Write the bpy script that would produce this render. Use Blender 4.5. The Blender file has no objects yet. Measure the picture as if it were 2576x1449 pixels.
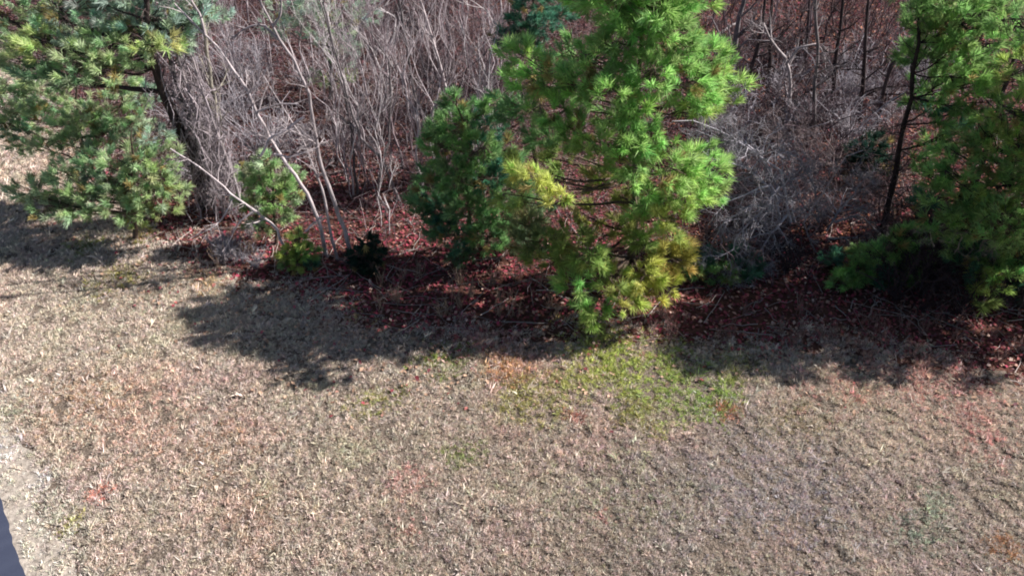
import bpy, math, random
import numpy as np
from mathutils import Vector

rng = np.random.default_rng(7)
random.seed(7)
scene = bpy.context.scene
C = scene.collection

# ------------------------------------------------------------------ camera, sky, sun, exposure
CAM_H = 9.0
PITCH = math.radians(38.0)
HFOV = math.radians(65.0)
cam = bpy.data.cameras.new("camera")
cam.lens_unit = 'FOV'
cam.angle = HFOV
cam.clip_end = 2000
cam_o = bpy.data.objects.new("camera", cam)
cam_o.location = (0, 0, CAM_H)
cam_o.rotation_euler = (math.pi / 2 - PITCH, 0, 0)
C.objects.link(cam_o)
scene.camera = cam_o

SUN_EL = math.radians(40.0)
SH = np.array([-1.0, -0.20]); SH /= np.linalg.norm(SH)        # horizontal way the shadows fall
sun_from = np.array([-SH[0] * math.cos(SUN_EL), -SH[1] * math.cos(SUN_EL), math.sin(SUN_EL)])
world = bpy.data.worlds.new("World")
scene.world = world
world.use_nodes = True
nt = world.node_tree
bg = nt.nodes["Background"]
sky = nt.nodes.new("ShaderNodeTexSky")
sky.sky_type = 'NISHITA'
sky.sun_disc = False
sky.sun_elevation = SUN_EL
sky.sun_rotation = math.atan2(sun_from[0], sun_from[1])
nt.links.new(sky.outputs[0], bg.inputs[0])
bg.inputs[1].default_value = 0.05
sun = bpy.data.lights.new("sun", 'SUN')
sun.energy = 5.0
sun.angle = math.radians(0.5)
sun.color = (1.0, 0.955, 0.90)
sun_o = bpy.data.objects.new("sun", sun)
sun_o.rotation_euler = Vector(sun_from).to_track_quat('Z', 'Y').to_euler()
sun_o.location = (10, 5, 30)
C.objects.link(sun_o)
scene.view_settings.view_transform = 'Standard'
scene.view_settings.look = 'None'
scene.view_settings.exposure = 1.05
scene.view_settings.gamma = 1
scene.view_settings.use_curve_mapping = False
scene.render.engine = 'CYCLES'
scene.cycles.max_bounces = 6
scene.cycles.transparent_max_bounces = 4
scene.cycles.filter_width = 1.9

# ------------------------------------------------------------------ survey helpers (metres on the ground)
FPX = 1288 / math.tan(HFOV / 2)
FW = np.array([0, math.cos(PITCH), -math.sin(PITCH)])
UP = np.array([0, math.sin(PITCH), math.cos(PITCH)])
def ray(px, py):
    return FW + np.array([1, 0, 0]) * (px - 1288) / FPX + UP * (724.5 - py) / FPX
def G(px, py, z=0.0):
    d = ray(px, py)
    return np.array([0, 0, CAM_H]) + d * ((z - CAM_H) / d[2])
def A(px, py, Y):
    d = ray(px, py)
    return np.array([0, 0, CAM_H]) + d * (Y / d[1])

# ------------------------------------------------------------------ mesh helpers
def nrm(v):
    return v / np.maximum(np.linalg.norm(v, axis=-1, keepdims=True), 1e-9)

class MB:
    def __init__(s):
        s.v = []; s.f = []; s.c = []; s.n = 0
    def add(s, verts, faces, col=(1, 1, 1)):
        verts = np.asarray(verts, dtype=np.float32).reshape(-1, 3)
        faces = np.asarray(faces, dtype=np.int32)
        s.v.append(verts); s.f.append(faces + s.n)
        col = np.asarray(col, dtype=np.float32)
        if col.ndim == 1:
            col = np.tile(col, (len(verts), 1))
        s.c.append(col); s.n += len(verts)
    def tubes(s, P, R, n=5, col=(1, 1, 1)):
        """P (N,K,3) centre lines, R (N,K) radii"""
        P = np.asarray(P, float); R = np.asarray(R, float)
        N, K, _ = P.shape
        T = np.gradient(P, axis=1); T = nrm(T)
        ref = np.where(np.abs(nrm(P[:, -1] - P[:, 0])[:, 2:3]) < 0.8, np.array([[0, 0, 1.0]]), np.array([[1.0, 0.0, 0]]))
        ref = np.repeat(ref[:, None, :], K, 1)
        U = nrm(np.cross(T, ref)); W = np.cross(T, U)
        a = np.arange(n) / n * 2 * math.pi
        ring = P[:, :, None, :] + R[:, :, None, None] * (np.cos(a)[None, None, :, None] * U[:, :, None, :] + np.sin(a)[None, None, :, None] * W[:, :, None, :])
        base = (np.arange(N) * K * n)[:, None, None] + (np.arange(K - 1) * n)[None, :, None]
        i = np.arange(n)[None, None, :]; j = (i + 1) % n
        q = np.stack([base + i, base + j, base + n + j, base + n + i], -1).reshape(-1, 4)
        c = np.asarray(col, float)
        if c.ndim == 2:
            c = np.repeat(c, K * n, 0)
        s.add(ring.reshape(-1, 3), q, c)
    def build(s, name, mat, parent=None, smooth=False, loc=None):
        me = bpy.data.meshes.new(name)
        if s.v:
            V = np.concatenate(s.v); col = np.concatenate(s.c)
            if loc is not None:
                V = V - np.asarray(loc, dtype=np.float32)
            li = np.concatenate([f.reshape(-1) for f in s.f])
            ln = np.concatenate([np.full(len(f), f.shape[1], dtype=np.int32) for f in s.f])
            st = np.concatenate([[0], np.cumsum(ln)[:-1]]).astype(np.int32)
            me.vertices.add(len(V)); me.vertices.foreach_set("co", V.astype(np.float32).ravel())
            me.loops.add(len(li)); me.loops.foreach_set("vertex_index", li.astype(np.int32))
            me.polygons.add(len(ln)); me.polygons.foreach_set("loop_start", st)
            me.polygons.foreach_set("loop_total", ln)
            if smooth:
                me.polygons.foreach_set("use_smooth", np.ones(len(ln), dtype=bool))
            at = me.attributes.new("tint", 'FLOAT_COLOR', 'POINT')
            at.data.foreach_set("color", np.concatenate([col, np.ones((len(col), 1))], 1).astype(np.float32).ravel())
            me.update(calc_edges=True)
        me.materials.append(mat)
        o = bpy.data.objects.new(name, me)
        C.objects.link(o)
        if parent is not None:
            o.parent = parent
        elif loc is not None:
            o.location = loc
        return o

def tag(o, label=None, cat=None, group=None, kind=None):
    if label: o['label'] = label
    if cat: o['category'] = cat
    if group: o['group'] = group
    if kind: o['kind'] = kind
    return o
def empty(name, loc, label, cat, group=None):
    o = bpy.data.objects.new(name, None)
    o.location = loc; o.empty_display_size = 0.2
    C.objects.link(o)
    return tag(o, label, cat, group)

# ------------------------------------------------------------------ value noise for ground colour and density
def vnoise(x, y, scale, seed):
    r = np.random.default_rng(seed).random((256, 256))
    x = np.asarray(x) / scale + 1000; y = np.asarray(y) / scale + 1000
    xi = np.floor(x).astype(int); yi = np.floor(y).astype(int)
    fx = x - xi; fy = y - yi
    fx = fx * fx * (3 - 2 * fx); fy = fy * fy * (3 - 2 * fy)
    g = lambda a, b: r[a % 256, b % 256]
    return (g(xi, yi) * (1 - fx) * (1 - fy) + g(xi + 1, yi) * fx * (1 - fy) + g(xi, yi + 1) * (1 - fx) * fy + g(xi + 1, yi + 1) * fx * fy)
def fbm(x, y, scale, seed):
    return (vnoise(x, y, scale, seed) * .5 + vnoise(x, y, scale / 2.1, seed + 1) * .3 + vnoise(x, y, scale / 4.3, seed + 2) * .2)
def relief(x, y):
    d = np.clip((x + 6.2) / 2.0, 0, 1)
    return (fbm(x, y, 2.6, 5) - .5) * .14 * d

# ------------------------------------------------------------------ materials
def mat(name, rough=0.8, spec=0.2, color=None, noise=None, trans=0.0, bump=None, tint=False, sheen=None, obj_coords=True):
    m = bpy.data.materials.new(name); m.use_nodes = True
    t = m.node_tree; b = t.nodes["Principled BSDF"]; out = t.nodes["Material Output"]
    b.inputs["Roughness"].default_value = rough
    b.inputs["Specular IOR Level"].default_value = spec
    tc = t.nodes.new("ShaderNodeTexCoord")
    src = None
    if tint:
        a = t.nodes.new("ShaderNodeAttribute"); a.attribute_name = "tint"
        src = a.outputs["Color"]
    if noise:
        n = t.nodes.new("ShaderNodeTexNoise"); n.inputs["Scale"].default_value = noise[0]
        n.inputs["Detail"].default_value = 6; n.inputs["Roughness"].default_value = 0.65
        if len(noise) > 3:
            mp = t.nodes.new("ShaderNodeMapping"); mp.inputs["Scale"].default_value = noise[3]
            t.links.new(tc.outputs["Object"], mp.inputs[0]); t.links.new(mp.outputs[0], n.inputs["Vector"])
        else:
            t.links.new(tc.outputs["Object"], n.inputs["Vector"])
        r = t.nodes.new("ShaderNodeValToRGB")
        r.color_ramp.elements[0].position = 0.32; r.color_ramp.elements[1].position = 0.68
        r.color_ramp.elements[0].color = (*noise[1], 1); r.color_ramp.elements[1].color = (*noise[2], 1)
        t.links.new(n.outputs["Fac"], r.inputs[0])
        if src is not None:
            mx = t.nodes.new("ShaderNodeMix"); mx.data_type = 'RGBA'; mx.blend_type = 'MULTIPLY'
            mx.inputs["Factor"].default_value = 1
            t.links.new(src, mx.inputs["A"]); t.links.new(r.outputs[0], mx.inputs["B"])
            src = mx.outputs["Result"]
        else:
            src = r.outputs[0]
    if src is not None:
        t.links.new(src, b.inputs["Base Color"])
    else:
        b.inputs["Base Color"].default_value = (*color, 1)
    if bump:
        n2 = t.nodes.new("ShaderNodeTexNoise"); n2.inputs["Scale"].default_value = bump[0]; n2.inputs["Detail"].default_value = 5
        t.links.new(tc.outputs["Object"], n2.inputs["Vector"])
        bp = t.nodes.new("ShaderNodeBump"); bp.inputs["Strength"].default_value = bump[1]; bp.inputs["Distance"].default_value = bump[2]
        t.links.new(n2.outputs["Fac"], bp.inputs["Height"]); t.links.new(bp.outputs[0], b.inputs["Normal"])
    if trans:
        tr = t.nodes.new("ShaderNodeBsdfTranslucent")
        t.links.new(src, tr.inputs["Color"])
        ms = t.nodes.new("ShaderNodeMixShader"); ms.inputs[0].default_value = trans
        t.links.new(b.outputs[0], ms.inputs[1]); t.links.new(tr.outputs[0], ms.inputs[2])
        t.links.new(ms.outputs[0], out.inputs["Surface"])
    return m

M = {}
M['soil'] = mat('lawn_soil', 0.95, 0.05, noise=(26, (.05, .038, .03), (.27, .215, .175)), bump=(45, 1.0, .05))
M['floor'] = mat('forest_soil', 0.95, 0.05, noise=(7, (.045, .02, .016), (.14, .065, .05)), bump=(22, .8, .05))
M['verge'] = mat('sandy_verge', 0.95, 0.05, noise=(14, (.17, .145, .125), (.46, .40, .345)), bump=(60, .5, .02))
M['asphalt'] = mat('asphalt', 0.75, 0.35, noise=(120, (.014, .018, .036), (.026, .033, .062)), bump=(300, .5, .004))
M['grass'] = mat('dry_grass', 0.75, 0.15, tint=True, trans=.25)
M['leaf'] = mat('dead_leaf', 0.7, 0.2, tint=True, trans=.15)
M['needle'] = mat('pine_needle', 0.5, 0.25, tint=True, trans=.52)
M['pale_bark'] = mat('pale_bark', 0.85, 0.15, tint=True, noise=(14, (.42, .4, .4), (1.1, 1.05, 1.05), (1, 1, .35)), bump=(40, .4, .01))
M['dark_bark'] = mat('dark_bark', 0.9, 0.1, tint=True, noise=(16, (.5, .5, .5), (1.3, 1.25, 1.2), (1, 1, .3)), bump=(35, .7, .02))
M['twig'] = mat('twig', 0.85, 0.1, tint=True)

# ------------------------------------------------------------------ where lawn ends and wood begins
edge_px = [(-700, -200), (-200, 60), (60, 190), (150, 330), (250, 470), (330, 575), (470, 680), (650, 735), (800, 800), (1000, 850),
           (1200, 855), (1400, 865), (1540, 850), (1700, 875), (1950, 890), (2200, 900), (2400, 945), (2600, 985), (3300, 1100)]
edge = np.array([G(a, b)[:2] if b > -150 else np.array([-30, 36.]) for a, b in edge_px])
wood_poly = np.concatenate([edge, [[60, 8], [60, 90], [-60, 90], [-60, 60]]])
def inside(x, y, poly):
    x = np.asarray(x); y = np.asarray(y); r = np.zeros(x.shape, bool)
    j = len(poly) - 1
    for i in range(len(poly)):
        xi, yi = poly[i]; xj, yj = poly[j]
        c = ((yi > y) != (yj > y)) & (x < (xj - xi) * (y - yi) / (yj - yi + 1e-12) + xi)
        r ^= c; j = i
    return r
def edge_dist(x, y):
    """metres into the wood (+) or out on the lawn (-)"""
    P = np.stack([np.asarray(x), np.asarray(y)], -1)
    d = np.full(P.shape[:-1], 1e9)
    for a, b in zip(edge[:-1], edge[1:]):
        ab = b - a; t = np.clip(((P - a) @ ab) / (ab @ ab), 0, 1)
        d = np.minimum(d, np.linalg.norm(P - (a + t[..., None] * ab), axis=-1))
    return np.where(inside(x, y, wood_poly), d, -d)

# road edge in metres
r0 = G(0, 1262)[:2]; r1 = G(72, 1449)[:2]
rd = (r1 - r0) / np.linalg.norm(r1 - r0)
rn = np.array([rd[1], -rd[0]])
if rn[0] < 0: rn = -rn                    # towards the lawn
def road_dist(x, y):
    return (np.asarray(x) - r0[0]) * rn[0] + (np.asarray(y) - r0[1]) * rn[1]

# ------------------------------------------------------------------ the ground sheets
def sheet(name, m, xs, ys, dz, keep=None):
    X, Y = np.meshgrid(xs, ys)
    Z = relief(X, Y) + dz
    nx = len(xs); ny = len(ys)
    i = np.arange(nx - 1)[None, :] + np.arange(ny - 1)[:, None] * nx
    q = np.stack([i, i + 1, i + 1 + nx, i + nx], -1).reshape(-1, 4)
    if keep is not None:
        cx = X.ravel()[q].mean(1); cy = Y.ravel()[q].mean(1)
        q = q[keep(cx, cy)]
    mb = MB(); mb.add(np.stack([X, Y, Z], -1).reshape(-1, 3), q)
    o = mb.build(name, m, smooth=True)
    return tag(o, kind='structure')
gx = np.concatenate([[-900, -300, -100], np.linspace(-40, 40, 201), [100, 300, 900]])
gy = np.concatenate([[-900, -300, -60], np.linspace(-10, 50, 151), [100, 300, 900]])
sheet('ground', M['soil'], gx, gy, 0)
sheet('forest_floor', M['floor'], np.linspace(-30, 38, 200), np.linspace(5, 55, 150), 0.006,
      lambda x, y: edge_dist(x, y) + (fbm(x, y, .9, 11) - .5) * 1.2 > 0)
tr_ = np.concatenate([np.linspace(-120, -12, 20), np.linspace(-11.9, 12, 480), np.linspace(13, 120, 20)])
jag = (vnoise(tr_, tr_ * 0, .12, 8) - .5) * .035 + (vnoise(tr_, tr_ * 0, .9, 9) - .5) * .05 - .006 * tr_ ** 2 * (np.abs(tr_) < 4)
ea = r0 + rd * tr_[:, None] + rn * jag[:, None]
eb = r0 + rd * tr_[:, None] - rn * 6.5
nn_ = len(tr_); mb = MB()
mb.add(np.concatenate([np.c_[ea, np.full(nn_, .034)], np.c_[eb, np.full(nn_, .06)], np.c_[ea, np.full(nn_, -.1)]]),
       [[i, i + 1, nn_ + i + 1, nn_ + i] for i in range(nn_ - 1)] + [[i, 2 * nn_ + i, 2 * nn_ + i + 1, i + 1] for i in range(nn_ - 1)])
tag(mb.build('road', M['asphalt']), kind='structure')
# sandy verge, ragged outer edge
n = 400; tt = np.linspace(-30, 30, n)
w = .48 + .25 * vnoise(tt, tt * 0, .7, 3) + .15 * vnoise(tt, tt * 0, .21, 4)
a = r0 + rd * tt[:, None] - rn * .25; b = a + rn * w[:, None]
mb = MB()
mb.add(np.concatenate([np.c_[a, np.full(n, .026)], np.c_[b, np.full(n, .012)]]), [[i, i + 1, n + i + 1, n + i] for i in range(n - 1)])
tag(mb.build('verge', M['verge']), kind='structure')

# ------------------------------------------------------------------ grass
patches = [  # px, py, radius m, colour, strength
    (1560, 900, .95, (.58, .62, .20), .9), (1660, 950, 1.0, (.52, .60, .22), .8), (1760, 990, .6, (.44, .56, .20), .65), (1500, 850, .5, (.48, .50, .16), .8), (1480, 940, .6, (.55, .55, .22), .5), (1380, 1000, .7, (.55, .55, .25), .4), (1850, 920, .5, (.46, .46, .2), .5),
    (1120, 905, .45, (.28, .34, .10), .8), (1165, 1140, .3, (.34, .40, .16), .8), (1600, 1040, .5, (.46, .42, .18), .5),
    (1320, 1000, .5, (.5, .46, .2), .5), (2330, 1340, .45, (.48, .52, .42), .5), (2350, 1260, .3, (.48, .53, .42), .45),
    (1030, 1210, .35, (.78, .52, .46), .6), (1040, 1330, .3, (.78, .52, .46), .6), (250, 1240, .2, (.75, .36, .28), .6),
    (1520, 1300, .18, (.75, .46, .4), .6), (2350, 940, 1.2, (.74, .46, .41), .6), (2100, 960, .8, (.74, .48, .42), .4), (350, 1050, 1.0, (.78, .54, .44), .4), (1180, 830, .8, (.60, .30, .30), .5), (1300, 880, .7, (.72, .44, .36), .5), (1550, 1250, .9, (.62, .60, .44), .4), (1950, 1250, 1.1, (.58, .53, .54), .5), (1500, 1400, .8, (.55, .47, .42), .4), (2480, 1110, .45, (.74, .46, .42), .6),
    (1270, 920, .4, (.7, .45, .25), .6), (950, 1010, .4, (.5, .5, .2), .5), (300, 700, .5, (.5, .46, .16), .6), (220, 620, .4, (.34, .40, .12), .6),
    (370, 590, .4, (.5, .46, .16), .6), (2540, 1390, .3, (.6, .36, .22), .6), (180, 1320, .25, (.58, .56, .26), .6),
    (15, 1130, .3, (.86, .82, .80), .8), (100, 1210, .22, (.86, .80, .78), .8), (30, 1040, .25, (.55, .55, .42), .5), (540, 1130, .6, (.56, .38, .28), .35),
    (200, 1000, .8, (.60, .42, .30), .4), (1450, 1050, .2, (.6, .3, .25), .6), (640, 1300, .5, (.56, .4, .3), .3), (2000, 1050, .5, (.46, .4, .26), .4),
    (530, 715, .35, (.66, .5, .3), .7), (930, 785, .4, (.62, .5, .26), .7), (1390, 790, .4, (.55, .45, .16), .6), (1830, 1040, .22, (.62, .3, .2), .5)]
patches = [(G(a, b)[:2], r, np.array(c), s) for a, b, r, c, s in patches]
def lawn_colour(x, y, r):
    n = len(x)
    base = np.tile(np.array([.70, .605, .52]), (n, 1))
    k = fbm(x, y, 1.3, 21)[:, None]; k2 = fbm(x, y, .7, 31)[:, None]; k3 = fbm(x, y, 2.2, 41)[:, None]
    base = base * (1 - .5 * np.clip((k - .5) * 3, 0, 1)) + np.array([.78, .57, .50]) * .5 * np.clip((k - .5) * 3, 0, 1)
    base = base * (1 - .4 * np.clip((k2 - .55) * 4, 0, 1)) + np.array([.62, .60, .42]) * .4 * np.clip((k2 - .55) * 4, 0, 1)
    base = base * (1 - .5 * np.clip((.5 - k3) * 3, 0, 1)) + np.array([.58, .52, .52]) * .5 * np.clip((.5 - k3) * 3, 0, 1)
    rdv = road_dist(x, y) + (vnoise(x, y, .4, 23) - .5) * .5
    pale = (r.random((n, 1)) < np.clip(1.05 - rdv / .75, 0, .9)[:, None])
    base = np.where(pale, np.array([.80, .75, .64]) * r.uniform(.85, 1.05, (n, 1)), base)
    for c, rad, col, s in patches:
        d = np.hypot(x - c[0], y - c[1]) / rad + (fbm(x, y, .35, 51) - .5) * 1.2
        wgt = (s * .85 * np.clip(1.3 - d, 0, 1) ** 1.2)[:, None]
        pick = (r.random((n, 1)) < wgt * 1.0)
        base = np.where(pick, col, base)
    return base
def scatter(x0, x1, y0, y1, dens):
    n = int((x1 - x0) * (y1 - y0) * dens)
    return rng.uniform(x0, x1, n), rng.uniform(y0, y1, n)
def in_view(x, y, margin=1.2):
    return (np.abs(x) < (.68 * np.sqrt(y * y * 1.0 + 81) * .98 + margin)) & (y > 4.2)
M['blade'] = mat('grass_blade', 0.8, 0.1, tint=True, trans=.25)
def _blade_mat(m):
    t = m.node_tree
    a1 = next(n for n in t.nodes if n.type == 'ATTRIBUTE')
    a2 = t.nodes.new("ShaderNodeAttribute"); a2.attribute_type = 'INSTANCER'; a2.attribute_name = "tuft_tint"
    mx = t.nodes.new("ShaderNodeMix"); mx.data_type = 'RGBA'; mx.blend_type = 'MULTIPLY'; mx.inputs["Factor"].default_value = 1
    ends = [l.to_socket for l in a1.outputs["Color"].links]
    t.links.new(a1.outputs["Color"], mx.inputs["A"]); t.links.new(a2.outputs["Color"], mx.inputs["B"])
    for e in ends: t.links.new(mx.outputs["Result"], e)
_blade_mat(M['blade'])
def instancer(name, pts, col, scl, rot, protos_c, label, cat):
    me = bpy.data.meshes.new(name)
    me.vertices.add(len(pts)); me.vertices.foreach_set("co", np.asarray(pts, dtype=np.float32).ravel())
    at = me.attributes.new("tuft_tint", 'FLOAT_COLOR', 'POINT'); at.data.foreach_set("color", np.c_[col, np.ones(len(pts))].astype(np.float32).ravel())
    at = me.attributes.new("tuft_scale", 'FLOAT_VECTOR', 'POINT'); at.data.foreach_set("vector", scl.astype(np.float32).ravel())
    at = me.attributes.new("tuft_rot", 'FLOAT_VECTOR', 'POINT'); at.data.foreach_set("vector", rot.astype(np.float32).ravel())
    o = bpy.data.objects.new(name, me); C.objects.link(o)
    ng = bpy.data.node_groups.new(name + "_nodes", 'GeometryNodeTree')
    ng.interface.new_socket("Geometry", in_out='INPUT', socket_type='NodeSocketGeometry')
    ng.interface.new_socket("Geometry", in_out='OUTPUT', socket_type='NodeSocketGeometry')
    N = ng.nodes.new; Lk = ng.links.new
    gi = N('NodeGroupInput'); go = N('NodeGroupOutput')
    ci = N('GeometryNodeCollectionInfo'); ci.inputs['Collection'].default_value = protos_c; ci.inputs['Separate Children'].default_value = True
    ci.inputs['Reset Children'].default_value = True
    ip = N('GeometryNodeInstanceOnPoints'); ip.inputs['Pick Instance'].default_value = True
    def att(nm):
        n_ = N('GeometryNodeInputNamedAttribute'); n_.data_type = 'FLOAT_VECTOR'; n_.inputs['Name'].default_value = nm
        return n_.outputs['Attribute']
    Lk(gi.outputs[0], ip.inputs['Points']); Lk(ci.outputs[0], ip.inputs['Instance'])
    Lk(att("tuft_scale"), ip.inputs['Scale']); Lk(att("tuft_rot"), ip.inputs['Rotation'])
    Lk(ip.outputs[0], go.inputs[0])
    md = o.modifiers.new("scatter", 'NODES'); md.node_group = ng
    return tag(o, label, cat, kind='stuff')
def make_grass():
    col_ = bpy.data.collections.new("tuft_shapes")
    for k in range(7):
        r = np.random.default_rng(60 + k); B = 11
        base = np.c_[r.normal(0, .012, (B, 2)), np.full(B, -.006)]
        lean = r.normal(0, .55, (B, 2)); h = r.uniform(.022, .058, B)
        mid_ = base + np.c_[lean * h[:, None] * .4, h * .6]
        tip = base + np.c_[lean * h[:, None] * 1.1, h]
        ang = r.uniform(0, 6.28, B); wd = r.uniform(.0022, .005, B)
        sd = np.c_[np.cos(ang) * wd, np.sin(ang) * wd, ang * 0]
        V = np.stack([base - sd * .7, base + sd * .7, mid_ + sd, tip], 1)
        mb = MB(); mb.add(V.reshape(-1, 3), np.arange(B)[:, None] * 4 + np.array([[0, 1, 2, 3]]), np.repeat(r.uniform(.5, 1.35, (B, 1)) * np.ones((1, 3)), 4, 0))
        o = mb.build('tuft', M['blade']); C.objects.unlink(o); col_.objects.link(o)
    x, y = scatter(-20, 17, 4.2, 26, 1900)
    k = in_view(x, y)
    k &= (y < 11) | (rng.random(len(x)) < np.clip(1.3 - (y - 10) / 7, .2, 1))
    e = edge_dist(x, y) + (fbm(x, y, .8, 61) - .5) * 1.6
    k &= (rng.random(len(x)) < np.clip(.55 - e * .8, 0.0, 1)) & (e < 1.0)
    rdist = road_dist(x, y); rag = (vnoise(x, y, .3, 19) - .5) * .25
    k &= rdist > .04
    k &= (rng.random(len(x)) < np.clip((rdist + rag * 2) / .55, .36, 1))
    x = x[k]; y = y[k]
    cl = vnoise(x, y, .095, 71) * .65 + vnoise(x, y, .26, 72) * .35
    kk = rng.random(len(x)) < np.clip((cl - .24) * 4.2, .10, 1)
    x = x[kk]; y = y[kk]; cl = cl[kk]; n = len(x)
    tc = lawn_colour(x, y, rng) * rng.uniform(.75, 1.2, (n, 1)) * (1 + rng.normal(0, .04, (n, 3)))
    far = np.clip((y - 11) / 9, 0, 1)
    sz = (.5 + .7 * cl) * rng.uniform(.6, 1.4, n) * (1 + far) * (.7 + .75 * fbm(x, y, 1.1, 313))
    sz *= np.where(rng.random(n) < .012, 1.9, 1)
    sc_ = np.stack([sz, sz, sz * rng.uniform(.7, 1.3, n)], -1)
    rot = np.stack([rng.normal(0, .25, n), rng.normal(0, .25, n), rng.uniform(0, 6.28, n)], -1)
    print('tufts', n)
    instancer('grass', np.stack([x, y, relief(x, y)], -1), np.clip(tc, .02, .88), sc_, rot, col_, 'short dry tan grass of the lawn, with green and reddish patches', 'grass')
make_grass()

# ------------------------------------------------------------------ leaf litter
def make_leaves():
    mb = MB()
    x, y = scatter(-19, 22, 6.5, 31, 260)
    k = in_view(x, y, 2.5)
    e = edge_dist(x, y) + (fbm(x, y, 1.1, 81) - .5) * 1.3
    k &= rng.random(len(x)) < np.where(e > 0, np.clip(.3 + e * .9, 0, 1), .5 * np.clip(1 + e / 2.6, 0, 1) ** 2 * (x < 1.5) + .25 * np.clip(1 + e / 1.6, 0, 1) ** 2 * (x >= 1.5))
    k &= (y < 18) | (rng.random(len(x)) < .6)
    x = x[k]; y = y[k]; n = len(x)
    pal = np.array([[.30, .06, .075], [.34, .10, .09], [.20, .045, .06], [.44, .24, .19], [.14, .06, .07], [.52, .36, .30], [.36, .05, .09]])
    col = pal[rng.choice(len(pal), n, p=[.18, .2, .17, .16, .13, .07, .09])] * rng.uniform(.65, 1.25, (n, 1))
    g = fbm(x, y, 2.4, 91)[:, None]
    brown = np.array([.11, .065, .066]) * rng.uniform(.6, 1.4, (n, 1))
    wv = np.clip((y[:, None] - 13) / 6, 0, .75) * (.5 + g) * np.where(x[:, None] > 3.5, .45, 1)  # dimmer light at the back put into the leaf colour by distance
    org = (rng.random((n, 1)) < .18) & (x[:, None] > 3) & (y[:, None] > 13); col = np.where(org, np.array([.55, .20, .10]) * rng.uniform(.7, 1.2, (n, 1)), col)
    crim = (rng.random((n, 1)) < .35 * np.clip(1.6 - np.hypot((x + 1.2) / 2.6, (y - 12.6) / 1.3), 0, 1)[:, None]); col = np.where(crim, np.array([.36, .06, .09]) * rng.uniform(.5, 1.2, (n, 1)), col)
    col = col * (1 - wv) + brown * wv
    tan = (e[k] < .1)[:, None] & (rng.random((n, 1)) < .8); col = np.where(tan, np.array([.42, .27, .19]) * rng.uniform(.5, 1.3, (n, 1)), col)
    s = rng.uniform(.018, .052, n) * (1 + .5 * np.clip((y - 14) / 8, 0, 1))
    ang = rng.uniform(0, 6.28, n)
    U = np.stack([np.cos(ang), np.sin(ang), rng.normal(0, .35, n)], -1)
    W = np.stack([-np.sin(ang), np.cos(ang), rng.normal(0, .35, n)], -1) * .62
    P = np.stack([x, y, relief(x, y) + .015 + rng.random(n) * .03], -1)
    S = s[:, None]
    V = np.stack([P - U * S, P + W * S + [0, 0, .008], P + U * S, P - W * S + [0, 0, .012]], 1)
    i = np.arange(n)[:, None] * 4
    F = np.concatenate([i + np.array([[0, 1, 2]]), i + np.array([[0, 2, 3]])])
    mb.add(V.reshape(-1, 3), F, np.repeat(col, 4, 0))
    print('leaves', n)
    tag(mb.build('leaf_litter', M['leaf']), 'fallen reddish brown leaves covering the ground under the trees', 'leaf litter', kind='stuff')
make_leaves()

# ------------------------------------------------------------------ twig / branch growth
def resample(pts, K):
    pts = np.asarray(pts, float)
    d = np.r_[0, np.cumsum(np.linalg.norm(np.diff(pts, axis=0), axis=1))]
    t = np.linspace(0, d[-1], K)
    # smooth a little through the points
    out = np.stack([np.interp(t, d, pts[:, i]) for i in range(3)], -1)
    return out
def grow(P, R, m, length, spread, up, K=5, rr=.5, tmin=.25, wig=.12, taper=.3, rmin=.0032, r=rng, lj=.5):
    """children of the paths P (N,K0,3): m each -> (N*m,K,3), radii"""
    N, K0, _ = P.shape
    t = r.uniform(tmin, .97, (N * m)) * (K0 - 1)
    pi = np.repeat(np.arange(N), m)
    i = np.floor(t).astype(int); f = (t - i)[:, None]; i1 = np.minimum(i + 1, K0 - 1)
    pos = P[pi, i] * (1 - f) + P[pi, i1] * f
    rad = (R[pi, i] * (1 - f[:, 0]) + R[pi, i1] * f[:, 0]) * rr
    d = nrm(P[pi, i1] - P[pi, np.maximum(i1 - 1, 0)])
    rnd = nrm(r.normal(0, 1, (N * m, 3)))
    perp = nrm(rnd - (rnd * d).sum(-1, keepdims=True) * d)
    d0 = nrm(d * (1 - spread) + perp * spread)
    Ls = length * (1 - lj * r.random(N * m)) * (1.15 - .5 * (t / (K0 - 1)))
    pts = [pos]; dd = d0
    for k in range(K - 1):
        dd = nrm(dd + r.normal(0, wig, dd.shape) + np.array([0, 0, up]) / (K - 1))
        pts.append(pts[-1] + dd * (Ls / (K - 1))[:, None])
    Pn = np.stack(pts, 1)
    Rn = np.maximum(rad, rmin)[:, None] * np.linspace(1, taper, K)[None]
    return Pn, np.maximum(Rn, rmin * .7)

def jitcol(n, c, j=.2):
    return np.asarray(c) * rng.uniform(1 - j, 1 + j, (n, 1))

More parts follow.
